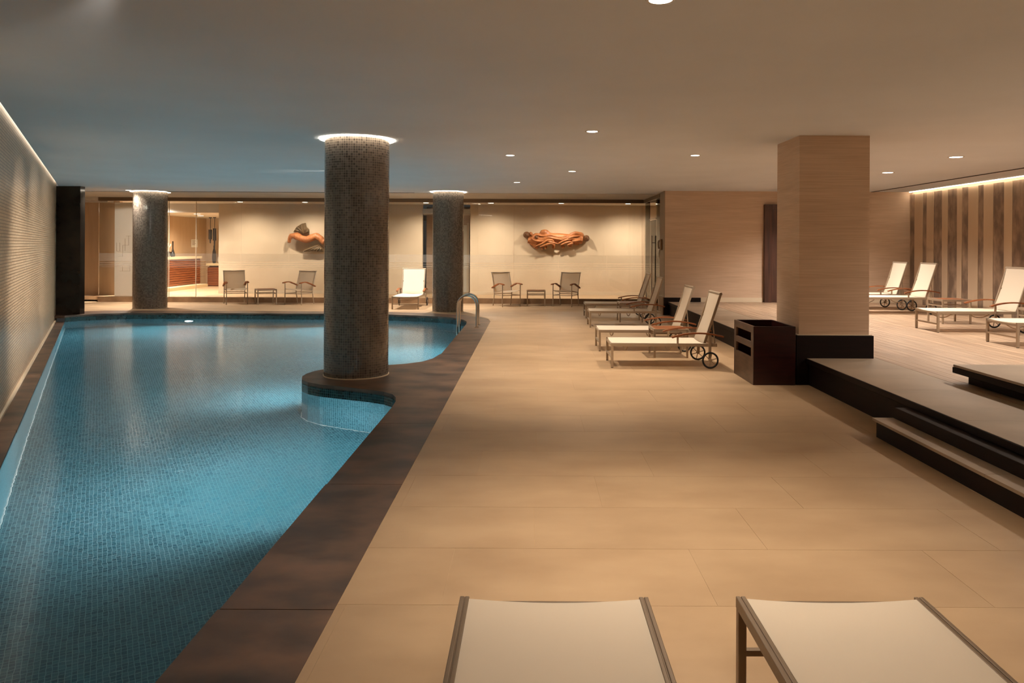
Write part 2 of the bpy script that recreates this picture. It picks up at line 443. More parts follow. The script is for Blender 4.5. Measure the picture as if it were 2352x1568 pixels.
# ------------------------------------------------------------------ main floor with tiles
BACKY = 21.0
bm = B()
prism(bm, [(-0.86, -4), (3.24, -4), (3.24, 18.0), (3.24, 21.2), (-12.0, 21.2), (-14.0, 21.9), (-14.0, 18.3), (-10.2, 18.2), (-9.4, 18.3), (-4.4, 18.3), (-3.2, 18.2), (-2.3, 17.95), (-1.75, 17.65), (-1.38, 17.35), (-1.1, 17.0), (-0.93, 16.6), (-0.86, 16.1)], -0.06, -0.002)
floor = mk('floor', bm, M['grout'])
struct(floor, 'beige porcelain tiled pool deck', 'floor')
unit = bpy.data.meshes.new('floor_tile'); bm = B(); box(bm, -0.5, 0.5, -0.5, 0.5, -0.012, 0.0); bm.to_mesh(unit); bm.free(); unit.materials.append(M['tile'])
def tile(x0, x1, y0, y1, z=0.0, parent=None, me=unit, name='floor_tile', gap=0.002):
    if x1 - x0 < 0.02 or y1 - y0 < 0.02: return
    o = bpy.data.objects.new(name, me); COL.objects.link(o); o.parent = parent or floor
    o.location = ((x0 + x1) / 2, (y0 + y1) / 2, z); o.scale = (x1 - x0 - gap, y1 - y0 - gap, 1)
def tile_rows(xa, xb, ya, yb, y_ref=3.38, pitch=0.635, length=1.235, ref=0.84):
    k = math.floor((ya - y_ref) / pitch)
    while y_ref + k * pitch < yb:
        y0 = max(ya, y_ref + k * pitch); y1 = min(yb, y_ref + (k + 1) * pitch)
        off = ref + 0.42 * k
        i = math.floor((xa - off) / length)
        while off + i * length < xb:
            tile(max(xa, off + i * length), min(xb, off + (i + 1) * length), y0, y1)
            i += 1
        k += 1
tile_rows(-0.855, 3.24, -0.4, 16.08)
tile_rows(-0.75, 3.24, 16.08, 18.35)
tile_rows(-12.0, 3.24, 18.35, 21.0)
def wedge(poly):
    bm = B(); prism(bm, poly, -0.012, 0.0); mk('floor_tile', bm, M['tile'], floor)
wedge([(-0.752, 16.083), (-0.752, 18.347), (-4.4, 18.347), (-4.4, 18.302), (-3.2, 18.202), (-2.3, 17.952), (-1.75, 17.652), (-1.38, 17.352), (-1.098, 17.0), (-0.928, 16.6), (-0.857, 16.083)])
wedge([(-12.0, 18.347), (-9.4, 18.347), (-9.4, 18.302), (-10.2, 18.202), (-11.6, 17.61), (-12.0, 17.61)])
wedge([(-14.0, 17.61), (-12.005, 17.61), (-12.005, 21.9), (-14.0, 21.9)])

# ------------------------------------------------------------------ ceiling, outer walls
SLOT = 0.05
bm = B(); prism(bm, [(wall_x(1.0) + SLOT, -4.2), (9.3, -4.2), (9.3, 21.05), (-14.5, 21.05), (-14.5, 17.2), (wall_x(17.2) + SLOT, 17.2), (wall_x(1.0) + SLOT, 1.0)], CEIL, CEIL + 0.12)
ceil = mk('ceiling', bm, M['ceil'])
bm = B(); prism(bm, [(wall_x(0.9) - 0.3, 0.9), (wall_x(0.9) + SLOT + 0.1, 0.9), (wall_x(17.3) + SLOT + 0.1, 17.3), (wall_x(17.3) - 0.3, 17.3)], CEIL + 0.125, CEIL + 0.2)
mk('slot_lid', bm, M['soffit'], ceil)
struct(ceil, 'plain painted grey ceiling over the pool hall', 'ceiling')
gr = boxo('trim_1', -9.1, -2.9, 18.79, 18.815, CEIL - 0.006, CEIL, M['groove'])
struct(gr, 'thin dark shadow gap across the ceiling near the back', 'trim')
gr = boxo('trim_2', 7.97, 8.02, -4.0, 17.8, CEIL - 0.008, CEIL, M['groove'])
struct(gr, 'dark ceiling groove beside the striped wall', 'trim')
# strip of lighter ceiling near the back
so = boxo('trim_3', -14.0, 3.14, 18.83, 21.0, CEIL - 0.012, CEIL - 0.001, M['soffit'])
struct(so, 'pale ceiling strip in front of the glass wall', 'ceiling')
struct(boxo('wall_back', -14.5, 9.3, -4.2, -4.0, -0.1, CEIL, M['cream']), 'plain wall behind the viewer', 'wall')
# mosaic wall, left
y0, y1 = 1.0, 17.2
wl = uv_wall('wall_left', [(wall_x(y1), y1), (wall_x(y0), y0)][::-1], -0.17, CEIL + 0.124, M['wallmosaic'], None, False)
struct(wl, 'long beige mosaic tiled wall beside the pool', 'wall')
bm = B(); prism(bm, [(wall_x(y0) - 0.01, y0), (wall_x(y1) - 0.01, y1), (wall_x(y1) - 0.3, y1), (wall_x(y0) - 0.3, y0)], -0.3, CEIL + 0.124); mk('wall_core', bm, M['cream'], wl)
bm = B(); tube(bm, [(wall_x(y0) + 0.012, y0, -0.108), (wall_x(y1) + 0.012, y1, -0.108)], 0.01, flat=(0.03, 0.028)); mk('base_bead', bm, M['whiteskirt'], wl)
struct(boxo('wall_near', -1.75, -1.6, -4.0, 1.02, -0.3, CEIL, M['cream']), 'plain wall returning beside the pool end', 'wall')
struct(boxo('wall_far_left', -14.3, -14.0, 10.0, 28.0, -0.1, CEIL, M['beige']), 'beige side wall beyond the mosaic wall', 'wall')
# dark polished pier at the end of the mosaic wall
pier = boxo('stone_pier', -10.83, -10.24, 17.22, 17.4, 0.0, CEIL, M['blackstone'])
struct(pier, 'dark polished stone pier at the end of the mosaic wall', 'pier')
# right: brown wall, door, striped wall
wb = boxo('wall_brown', 3.14, 9.1, 17.8, 18.4, 0.0, CEIL, M['brownwall'])
struct(wb, 'brown textured wall behind the raised deck', 'wall')
boxo('wall_end', 3.12, 3.14, 17.8, 18.4, 0.0, CEIL, mat_noise('grey_end_face', (150, 130, 108), (160, 140, 118), (1, 1, 1), rough=0.6), wb)
sk = boxo('baseboard_brown', 3.98, 5.42, 17.778, 17.8, 0.31, 0.415, M['whiteskirt'])
struct(sk, 'white baseboard along the brown wall', 'baseboard')
sk = boxo('baseboard_dark', 3.11, 3.98, 17.765, 17.8, 0.0, 0.41, M['plinth'])
struct(sk, 'black plinth at the corner of the brown wall', 'baseboard')
boxo('plinth_return', 3.09, 3.12, 17.765, 18.4, 0.0, 0.42, M['skirt'], sk)
sk = boxo('baseboard_right', 6.72, 8.85, 17.778, 17.8, 0.31, 0.415, M['whiteskirt'])
struct(sk, 'white baseboard between the door and the striped wall', 'baseboard')
door = boxo('door_1', 5.62, 6.52, 17.73, 17.79, 0.31, 2.47, M['doorwood'], bevel=0.004)
struct(door, 'dark wooden door half hidden behind the square pillar', 'door')
for nm, a in (('door_jamb', (5.45, 5.62, 17.70, 17.8, 0.31, 2.6)), ('door_jamb', (6.52, 6.69, 17.70, 17.8, 0.31, 2.6)), ('door_head', (5.62, 6.52, 17.70, 17.8, 2.47, 2.6))):
    boxo(nm, *a, M['doorwood'], door, bevel=0.006)
for za, zb in ((0.5, 1.2), (1.4, 2.3)):
    boxo('door_panel', 5.76, 6.38, 17.715, 17.73, za, zb, M['doorwood'], door, bevel=0.006)
ws = boxo('wall_right', 8.93, 9.2, -4.0, 17.8, 0.0, CEIL, M['lightstrip'])
struct(ws, 'striped wall of marble and beige panels along the deck', 'wall')
xs_zoom = [590, 675, 725, 780, 880, 925, 1010, 1110, 1180, 1290, 1350, 1425, 1545, 1610, 1725, 1855, 1955, 2150]
yy = [8.89 * F_PX / (1952 + z / 5.2275 - 1220) for z in xs_zoom]
strips = [(17.8, yy[0], 0)] + [(yy[i], yy[i + 1], 1 if i % 2 == 0 else 0) for i in range(len(yy) - 1)]
yl = yy[-1]; k = 0
for wd in (0.45, 0.6, 0.35, 0.7, 0.5, 0.4, 0.65, 0.5, 0.8, 0.45, 0.6, 0.4, 0.7, 0.5, 0.6, 0.45, 0.7, 0.5, 0.6, 0.5, 0.5, 0.6, 0.6, 0.6, 0.6, 0.6):
    if yl - wd < -3.9: break
    strips.append((yl, yl - wd, k % 2)); yl -= wd; k += 1
for a, b_, dark in strips:
    if dark: boxo('marble_panel', 8.884, 8.93, b_ + 0.004, a - 0.004, 0.31, CEIL - 0.06, M['marble'], ws)
    else: boxo('beige_panel', 8.878, 8.93, b_ + 0.002, a - 0.002, 0.31, CEIL - 0.06, M['lightstrip'], ws)
led = boxo('led_strip', 8.845, 8.868, -3.9, 17.75, CEIL - 0.013, CEIL - 0.004, M['e_led'])
bm = B(); tube(bm, [(wall_x(1.2) + SLOT - 0.03, 1.2, CEIL + 0.10), (wall_x(17.1) + SLOT - 0.03, 17.1, CEIL + 0.10)], 0.01, flat=(0.04, 0.03))
tag(mk('light_strip', bm, M['e_led2']), 'light strip recessed in the ceiling slot above the mosaic wall', 'light strip')
tag(led, 'bright linear light strip along the top of the striped wall', 'light strip')

# ------------------------------------------------------------------ glass wall at the back, corridor and reception
KERB = 0.145
kb = boxo('trim_4', -12.0, 3.16, BACKY, BACKY + 0.12, 0.0, KERB, M['skirt'])
struct(kb, 'brown stone kerb below the glass wall', 'kerb')
win = boxo('window_1', -12.0, 3.16, BACKY + 0.01, BACKY + 0.09, 2.80, CEIL, M['headtrim'])
struct(win, 'frameless glass wall between pool hall and corridor', 'window')
joints = [-12.0, -10.05, -9.30, -8.05, -6.72, -5.2, -3.75, -2.3, -0.5, 0.76, 2.1, 3.13]
for a, b_ in zip(joints, joints[1:]):
    boxo('pane', a + 0.004, b_ - 0.004, BACKY + 0.045, BACKY + 0.057, KERB, 2.79, M['glass'], win)
    for za, zb in ((1.13, 1.35), (1.07, 1.10), (1.01, 1.04), (0.965, 0.98)):
        boxo('frosted_stripe', a + 0.004, b_ - 0.004, BACKY + 0.041, BACKY + 0.044, za, zb, M['frost'], win)
for j in (-10.05, -9.30):
    boxo('glass_edge', j - 0.006, j + 0.006, BACKY + 0.04, BACKY + 0.06, KERB, 2.79, M['whiteskirt'], win)
win2 = boxo('window_2', 3.11, 3.17, 18.4, BACKY, 2.80, CEIL, M['headtrim'])
struct(win2, 'glass return wall with door beside the brown wall', 'window')
boxo('sill', 3.1, 3.17, 20.2, BACKY, 0.0, KERB, M['skirt'], win2)
boxo('pane', 3.134, 3.146, 20.1, 20.98, KERB, 2.79, M['glass'], win2)
boxo('pane', 3.134, 3.146, 18.42, 19.1, 0.01, 2.79, M['glass'], win2)
for z in (0.02, 2.3):
    boxo('transom', 3.13, 3.15, 19.1, 20.1, z, z + 0.03, M['steel'], win2)
gd = boxo('door_2', 3.134, 3.146, 19.12, 20.08, 0.06, 2.28, M['glass'])
struct(gd, 'clear glass door with long steel pull bars', 'door')
for sx in (-0.055, 0.055):
    bm = B(); tube(bm, [(3.14 + sx, 19.4, 0.35), (3.14 + sx, 19.4, 1.88)], 0.016, seg=12); h = mk('pull_bar', bm, M['steel'], gd, smooth=True)
    bm = B()
    for z in (0.55, 1.7): tube(bm, [(3.14, 19.4, z), (3.14 + sx, 19.4, z)], 0.009, seg=8)
    mk('bar_mount', bm, M['steel'], h)
# corridor
cf = boxo('floor_corridor', -14.0, 5.2, BACKY + 0.12, 29.0, 0.05, KERB, M['tile'])
struct(cf, 'pale floor behind the glass wall', 'floor')
struct(boxo('floor_vestibule', 3.16, 5.2, 18.4, BACKY + 0.12, -0.05, 0.0, M['tile']), 'floor inside the glass door', 'floor')
cc = boxo('ceiling_corridor', -14.0, 5.2, BACKY + 0.05, 22.62, 2.82, 2.9, M['soffit'])
struct(cc, 'pale ceiling of the corridor behind the glass', 'ceiling')
cc2 = boxo('ceiling_reception', -14.0, 5.2, 22.62, 29.0, 2.55, 2.7, M['soffit'])
struct(cc2, 'cream ceiling of the reception room', 'ceiling')
boxo('soffit_face', -14.0, -9.31, 22.62, 22.7, 2.7, 2.82, M['soffit'], cc2)
struct(boxo('wall_vestibule', 5.2, 5.3, 18.4, 29.0, 0.0, CEIL, M['cream']), 'cream wall at the corridor end', 'wall')
struct(boxo('ceiling_vestibule', 3.1, 5.3, 18.4, BACKY + 0.05, CEIL - 0.02, CEIL, M['soffit']), 'pale ceiling inside the glass door', 'ceiling')
wc = boxo('wall_corridor_left', -9.31, -3.24, 22.6, 22.75, KERB, 2.82, M['cream'])
struct(wc, 'cream corridor wall carrying the winged carving', 'wall')
boxo('base', -9.31, -3.24, 22.585, 22.6, KERB, KERB + 0.1, M['whiteskirt'], wc)
wc = boxo('wall_corridor_right', -1.82, 5.2, 22.6, 22.75, KERB, 2.82, M['cream'])
struct(wc, 'cream corridor wall carrying the long carving', 'wall')
boxo('base', -1.82, 5.2, 22.585, 22.6, KERB, KERB + 0.1, M['whiteskirt'], wc)
boxo('panel_joint', -0.52, -0.51, 22.596, 22.6, KERB, 2.82, M['lightstrip'], wc)
boxo('panel_joint', 3.3, 3.5, 22.56, 22.6, KERB, 2.82, M['lightstrip'], wc)
nich = boxo('wall_recess', -3.3, -1.75, 23.9, 24.0, KERB, 2.82, M['brownwall'])
struct(nich, 'brown recess wall between the two cream walls', 'wall')
d3 = boxo('door_3', -2.75, -2.02, 23.82, 23.9, KERB, 2.25, M['whiteboard'])
struct(d3, 'pale door in the recess behind the round column', 'door')
boxo('door_jamb', -2.02, -1.95, 23.8, 23.9, KERB, 2.32, M['whiteskirt'], d3)
struct(boxo('wall_reception', -12.1, -12.0, 22.6, 29.0, KERB, 2.7, M['beige']), 'tan side wall of the reception room', 'wall')
struct(boxo('wall_reception_back', -12.0, -9.0, 28.0, 28.1, KERB, 2.7, M['cream']), 'cream back wall of the reception room', 'wall')
struct(boxo('wall_reception_side', -9.3, -9.2, 22.75, 28.1, KERB, 2.7, M['cream']), 'cream inner side wall of the reception room', 'wall')
struct(boxo('wall_tan', -14.0, -11.72, 21.6, 21.75, 0.0, 2.85, M['beige']), 'tan wall panel left of the white panel', 'wall')
struct(boxo('baseboard_tan', -14.0, -11.72, 21.56, 21.6, 0.0, 0.09, M['plinth']), 'dark baseboard under the tan wall', 'baseboard')
struct(boxo('trim_5', -14.0, -11.9, 21.3, 21.6, 2.78, CEIL, M['soffit']), 'pale soffit over the tan wall', 'trim')
pn = boxo('etched_panel', -11.70, -10.75, 21.30, 21.304, KERB, 2.77, M['frostpanel'])
tag(pn, 'tall white panel with fine angular line drawing', 'wall panel')
ex, ez = -11.70, 1.6
def eline(segs):
    for (xa, za), (xb, zb) in segs:
        bm = B(); box(bm, min(xa, xb) - 0.003, max(xa, xb) + 0.003, 21.294, 21.30, min(za, zb) - 0.003, max(za, zb) + 0.003)
        mk('drawn_line', bm, M['etch'], pn)
P = lambda x, y: (ex + 0.06 + (x - 100) / 5.4 * 0.0123, 1.6 - (430 + y / 5.4 - 561) * 0.0123)
eline([(P(100, 795), P(150, 795)), (P(100, 690), P(100, 795)), (P(140, 690), P(140, 795)), (P(115, 858), P(175, 858)), (P(175, 720), P(175, 858)), (P(175, 720), P(248, 720)),
       (P(248, 605), P(248, 720)), (P(215, 608), P(275, 608)), (P(205, 640), P(205, 790)), (P(140, 1040), P(265, 1040)), (P(175, 980), P(175, 1040)), (P(100, 985), P(130, 985)), (P(265, 965), P(265, 1040))])

# reception furniture
ct = empty('reception_counter', (-11.72, 24.5, KERB)); tag(ct, 'reception counter with red brown horizontal slats and cream top', 'counter')
def rel(o, p): o.parent = p; o.matrix_parent_inverse = Matrix.Translation(-p.location); return o
rel(boxo('body', -11.99, -11.49, 22.76, 26.3, KERB + 0.105, 1.12, M['counterwood']), ct)
for i in range(13):
    z = KERB + 0.125 + i * 0.073
    rel(boxo('slat', -11.49, -11.465, 22.76, 26.3, z, z + 0.058, M['counterwood'], bevel=0.004), ct)
rel(boxo('counter_top', -11.99, -11.42, 22.7, 26.32, 1.12, 1.2, M['countertop']), ct)
rel(boxo('base_step', -11.99, -11.12, 22.76, 26.1, KERB, KERB + 0.105, M['countertop']), ct)
bc = empty('back_counter', (-10.3, 26.9, KERB)); tag(bc, 'back counter with brown slatted front behind the reception', 'counter')
rel(boxo('body', -11.35, -9.35, 26.62, 27.2, KERB, 0.82, M['counterwood']), bc)
for i in range(10):
    z = KERB + 0.03 + i * 0.062
    rel(boxo('slat', -11.35, -9.35, 26.6, 26.62, z, z + 0.05, M['counterwood'], bevel=0.004), bc)
rel(boxo('counter_top', -11.38, -9.35, 26.55, 27.25, 0.86, 0.94, M['countertop']), bc)
rel(boxo('dark_reveal', -11.3, -9.35, 26.64, 27.2, 0.82, 0.86, M['black']), bc)
# decorative group on the counter
vs = empty('dark_bowl', (-11.7, 24.35, 1.2)); tag(vs, 'round dark bowl on the reception counter', 'bowl')
bm = B(); lathe(bm, [(0.0, 0.0), (0.06, 0.0), (0.12, 0.05), (0.13, 0.12), (0.10, 0.17), (0.085, 0.17), (0.115, 0.12), (0.10, 0.06), (0.0, 0.02)], 24); mk('bowl_body', bm, M['black'], vs, smooth=True)
bm = B()
for i in range(7):
    a = i * 0.9; tube(bm, [(0.02 * math.cos(a), 0.02 * math.sin(a), 0.1), (0.07 * math.cos(a), 0.07 * math.sin(a), 0.28), (0.13 * math.cos(a), 0.13 * math.sin(a), 0.38 + 0.03 * (i % 3))], [0.006, 0.006, 0.022], seg=6)
mk('white_blossom', bm, M['ceramic'], vs, smooth=True)
for (x, y, h, r, lab) in ((-11.66, 24.05, 0.42, 0.035, 'slim dark bottle vase left of the round bowl on the counter'), (-11.66, 24.68, 0.5, 0.04, 'slim tall dark bottle vase right of the round bowl on the counter')):
    bm = B(); lathe(bm, [(0.0, 0.0), (r * 1.6, 0.0), (r * 1.9, 0.06), (r * 1.2, 0.15), (r * 0.5, 0.25), (r * 0.55, h), (0.0, h)], 20)
    o = mk('bottle_vase', bm, M['black'], None, smooth=True); o.location = (x, y, 1.2); tag(o, lab, 'vase', 'dark bottle vases on the counter')
nt_ = boxo('wall_notice', -12.0, -11.985, 26.75, 27.25, 1.5, 1.78, M['paper']); tag(nt_, 'small cream notice on the tan reception wall', 'notice')
for i in range(4): boxo('text_line', -11.985, -11.983, 26.82, 27.1 - 0.05 * (i % 2), 1.72 - i * 0.045, 1.735 - i * 0.045, M['ink'], nt_)
for i, (x, y, z0_, z1_) in enumerate(((-11.17, 26.4, 1.78, 2.12), (-10.98, 26.3, 1.74, 2.16))):
    p = empty('pendant_lamp', (x, y, z0_))
    tag(p, ['shorter dark tubular pendant lamp hanging in the reception', 'longer dark tubular pendant lamp hanging in the reception'][i], 'pendant lamp', 'reception pendant lamps')
    bm = B(); cyl(bm, (0, 0, (z1_ - z0_) / 2), 0.06, z1_ - z0_, 20); mk('shade', bm, M['black'], p, smooth=True)
    bm = B(); tube(bm, [(0, 0, z1_ - z0_), (0, 0, 2.55 - z0_)], 0.01, seg=8); mk('rod', bm, M['black'], p)
    bm = B(); cyl(bm, (0, 0, 2.535 - z0_), 0.05, 0.03, 16); mk('canopy', bm, M['black'], p)
    bm = B(); tube(bm, [(0, 0, 0), (0, 0, -0.14 - 0.12 * i)], [0.03, 0.018], seg=10); mk('drop', bm, M['black'], p)
# shelf display behind back counter
sh = empty('display_frame', (-10.9, 27.9, 0.95)); tag(sh, 'tall pale mirrored display frame behind the back counter', 'display frame')
rel(boxo('mirror', -11.38, -10.3, 27.95, 27.98, 1.1, 2.2, M['steel']), sh)
for a in ((-11.5, -11.38, 27.9, 28.0, 1.0, 2.25), (-10.3, -10.18, 27.9, 28.0, 1.0, 2.25)): rel(boxo('side_rail', *a, M['whiteskirt']), sh)
rel(boxo('top_rail', -11.5, -10.18, 27.9, 28.0, 2.2, 2.3, M['whiteskirt']), sh)
for i, (x, h, r, mt) in enumerate(((-11.22, 0.62, 0.07, 'black'), (-11.0, 0.34, 0.11, 'ceramic'), (-10.8, 0.5, 0.06, 'black'), (-10.6, 0.28, 0.08, 'ceramic'))):
    bm = B(); lathe(bm, [(0.0, 0.0), (r * 0.7, 0.0), (r, h * 0.3), (r * 0.8, h * 0.65), (r * 0.35, h * 0.85), (r * 0.45, h), (0.0, h)], 20)
    o = mk('counter_jar', bm, M[mt], None, smooth=True); o.location = (x, 26.85, 0.94)
    tag(o, ['tall black jar leftmost on the back counter', 'fat white jar on the back counter', 'slim black jar right of the fat white jar', 'small white jar rightmost on the back counter'][i], 'jar', 'jars on the back counter')

# ------------------------------------------------------------------ raised deck on the right
ZP = 0.31
bm = B(); box(bm, 3.24, 8.95, -4.0, 17.8, 0.0, ZP - 0.022)
plat = mk('raised_deck', bm, M['plinth']); struct(plat, 'raised timber lounging deck with dark edge', 'raised deck')
boxo('edge_nosing', 3.205, 3.3, -4.0, 17.76, ZP - 0.06, ZP - 0.002, M['plinth'], plat, bevel=0.006)
bord = bpy.data.meshes.new('border_slab'); bm = B(); box(bm, -0.5, 0.5, -0.5, 0.5, -0.022, 0.0); bm.to_mesh(bord); bm.free(); bord.materials.append(M['border'])
yb = -4.0
while yb < 17.7:
    y1_ = min(17.76, yb + 1.21)
    tile(3.215, 4.04, yb, y1_, ZP, plat, bord, 'border_slab', 0.003)
    yb += 1.21
plk = bpy.data.meshes.new('deck_plank'); bm = B(); box(bm, -0.5, 0.5, -0.5, 0.5, -0.02, 0.0); bm.to_mesh(plk); bm.free(); plk.materials.append(M['plank'])
nx = 40; pw = (8.90 - 4.043) / nx
for i in range(nx):
    ya = 5.5 - (i * 1.37) % 2.4
    while ya < 17.79:
        ye = min(17.79, ya + 2.6)
        if ye > 6.2: tile(4.043 + i * pw, 4.043 + (i + 1) * pw, max(ya, 5.6), ye, ZP, plat, plk, 'deck_plank', 0.004)
        ya += 2.6
# upper tier on the right
ut = boxo('upper_tier', 4.17, 8.9, -4.0, 7.22, ZP, 0.40, M['plinth']); struct(ut, 'dark edged upper stone tier on the raised deck', 'platform')
boxo('tier_edge', 4.07, 8.9, -4.0, 7.32, 0.40, 0.455, M['plinth'], ut, bevel=0.004)
for i in range(5):
    for j in range(9):
        a = 4.075 + i * 0.965; b_ = 7.315 - j * 1.21
        if b_ - 1.21 > -4: tile(a, a + 0.965, b_ - 1.21, b_, 0.48, ut, bord, 'border_slab', 0.003)
# low step in front
st = boxo('low_step', 2.93, 3.24, -4.0, 6.42, 0.0, 0.135, M['plinth']); struct(st, 'low stone topped step below the raised deck', 'step')
yb = 6.45
while yb > -3.0:
    tile(2.905, 3.085, yb - 1.6, yb, 0.157, st, bord, 'border_slab', 0.003); yb -= 1.6
boxo('back_rail', 3.085, 3.24, -4.0, 6.42, 0.135, 0.25, M['plinth'], st, bevel=0.004)  # plain dark block covering the back part of the tread

# ------------------------------------------------------------------ pillar, columns
pl = boxo('square_pillar', 3.135, 3.955, 8.87, 9.67, 0.0, CEIL, M['brownwall']); struct(pl, 'square pillar covered in brown textured wallpaper', 'pillar')
boxo('pillar_plinth', 3.095, 3.995, 8.83, 9.71, 0.0, 0.575, M['plinth'], pl, bevel=0.004)
boxo('plinth_bead', 3.11, 3.98, 8.845, 9.695, 0.575, 0.583, M['whiteskirt'], pl)

def column(x, y, r, label, z0=0.0):
    bm = B(); uvl = bm.loops.layers.uv.new('UVMap'); seg = 84
    for k in range(seg):
        a0, a1 = 2 * PI * k / seg, 2 * PI * (k + 1) / seg
        v = [bm.verts.new((x + r * math.cos(a), y + r * math.sin(a), z)) for a, z in ((a0, z0), (a1, z0), (a1, CEIL), (a0, CEIL))]
        f = bm.faces.new(v)
        for l, t in zip(f.loops, ((a0 * r, z0), (a1 * r, z0), (a1 * r, CEIL), (a0 * r, CEIL))): l[uvl].uv = t
    bmesh.ops.remove_doubles(bm, verts=bm.verts, dist=1e-5)
    c = mk('round_column', bm, M['colmosaic'], None, smooth=True, recalc=False); struct(c, label, 'column')
    bm = B(); n = 48
    R0, R1 = r + 0.004, r + 0.062
    lathe(bm, [(R0, CEIL - 0.012), (R1, CEIL - 0.012), (R1, CEIL - 0.001), (R0, CEIL - 0.001), (R0, CEIL - 0.012)], n, (x, y, 0)); mk('ring_light', bm, M['e_ring'], c)
    bm = B(); lathe(bm, [(r, z0), (r + 0.008, z0), (r + 0.008, z0 + 0.012), (r, z0 + 0.014)], n, (x, y, 0)); mk('base_bead', bm, M['whiteskirt'], c)
column(-2.16, 9.40, 0.392, 'nearest round column of dark mosaic on the pool island')
column(-9.50, 18.92, 0.395, 'round mosaic column farthest left beside the white panel')
column(-2.02, 18.45, 0.375, 'round mosaic column behind the pool ladder')

# ------------------------------------------------------------------ lamps
def downlight(x, y, label, power, color, r=0.06, z=CEIL, angle=96, target=None, strength='e_warm', blend=1.0, group='ceiling downlights over the deck'):
    o = empty('downlight', (x, y, z)); tag(o, label, 'downlight', group)
    bm = B(); lathe(bm, [(r, -0.003), (r * 1.25, -0.006), (r * 1.3, 0.0)], 28); mk('trim_ring', bm, M['soffit'], o, smooth=True)
    bm = B(); cyl(bm, (0, 0, -0.002), r, 0.004, 28); mk('lens', bm, M[strength], o)
    t = (0, 0, -1) if target is None else tuple(Vector(target) - Vector((x, y, z)))
    spot(o, (0, 0, -0.02), t, power, color, angle, blend, 0.035)
    return o
DL = 'round recessed ceiling downlight, '
downlight(0.68, 4.02, DL + 'the largest at the top edge', P_DECK, WARM, 0.062)
downlight(0.69, 8.64, DL + 'second from the viewer over the deck', P_DECK, WARM, 0.062)
downlight(-0.31, 10.95, DL + 'left of the middle over the deck', P_FAR, WARM)
downlight(2.34, 10.85, DL + 'over the second nearest lounger', P_FAR, WARM)
downlight(0.71, 13.25, DL + 'in the middle of the deck ceiling', P_FAR, WARM)
downlight(-0.30, 15.6, DL + 'farthest back above the ladder', P_FAR, WARM)
downlight(6.10, 10.9, DL + 'larger of the two above the raised deck', P_PLAT, NEUT, 0.085, angle=140)
downlight(6.20, 13.2, DL + 'smaller of the two above the raised deck', P_PLAT, NEUT, 0.085, angle=140)
downlight(-9.78, 18.4, DL + 'beside the far left column', P_FAR * 0.4, NEUT, angle=150)
downlight(-10.3, 19.9, DL + 'behind the far left column', P_FAR * 2.6, NEUT, angle=150)
for (x, y, lab, pw_, cl, an) in ((0.68, -0.4, 'behind the viewer over the deck', P_DECK, WARM, 125), (6.1, 5.5, 'above the upper tier', P_PLAT, NEUT, 140), (6.1, 8.2, 'above the deck near the upper tier', P_PLAT, NEUT, 140),
                                 (6.1, 2.0, 'above the upper tier beside the viewer', P_PLAT, NEUT, 140), (6.2, 15.6, 'hidden behind the square pillar', P_PLAT * 1.8, NEUT, 140)):
    downlight(x, y, DL + lab, pw_, cl, 0.08, angle=an)
downlight(-2.0, 3.7, DL + 'close to the mosaic wall', 620.0, NEUT, 0.06, angle=54, target=(-4.9, 7.2, 1.1))
for (x, y, tx, ty, lab) in ((-2.5, 10.9, -6.3, 9.3, 'aimed at the near part of the mosaic wall'), (-2.75, 12.0, -7.6, 11.5, 'aimed at the middle of the mosaic wall'), (-3.05, 13.3, -9.0, 14.1, 'aimed at the far part of the mosaic wall')):  # unseen spots added to brighten the mosaic wall
    downlight(x, y, 'added unseen tilted spotlight behind the near column, ' + lab, 1000.0, NEUT, 0.06, angle=46, target=(tx, ty, 1.0), blend=1.0, group='added spotlights brightening the mosaic wall')
downlight(-4.2, 19.6, DL + 'added unseen behind the near column', P_FAR * 1.9, NEUT, angle=150)  # added lamp, kept out of sight, brightens the back floor and chairs
downlight(-2.1, 19.6, DL + 'added unseen behind the column by the ladder', P_FAR * 1.9, NEUT, angle=150)  # second added lamp for the back strip, also out of sight
for i, x in enumerate((-8.3, -6.45, -3.0, -1.15, 0.85, 2.75, 3.62)):
    downlight(x, 21.6, 'corridor downlight behind the glass, number %s from the left' % ('one', 'two', 'three', 'four', 'five', 'six', 'seven')[i], P_CORR * (0.35 if i == 6 else 1.0), WARM, 0.075, z=2.82, angle=160, group='corridor downlights behind the glass')
for i, (x, y) in enumerate(((-10.9, 25.0), (-10.4, 23.6), (-10.2, 27.2))):  # the last is added out of view to brighten the back counter
    downlight(x, y, ['reception ceiling downlight over the counter', 'reception ceiling downlight near the glass', 'added unseen ceiling downlight above the back counter'][i], 170, WARM, 0.09, z=2.55, angle=150, group='reception downlights')

downlight(-11.2, 22.1, 'added unseen lamp backlighting the white etched panel', 1300, NEUT, 0.06, z=2.82, angle=160, group='corridor downlights behind the glass')  # added lamp that makes the frosted panel read as backlit
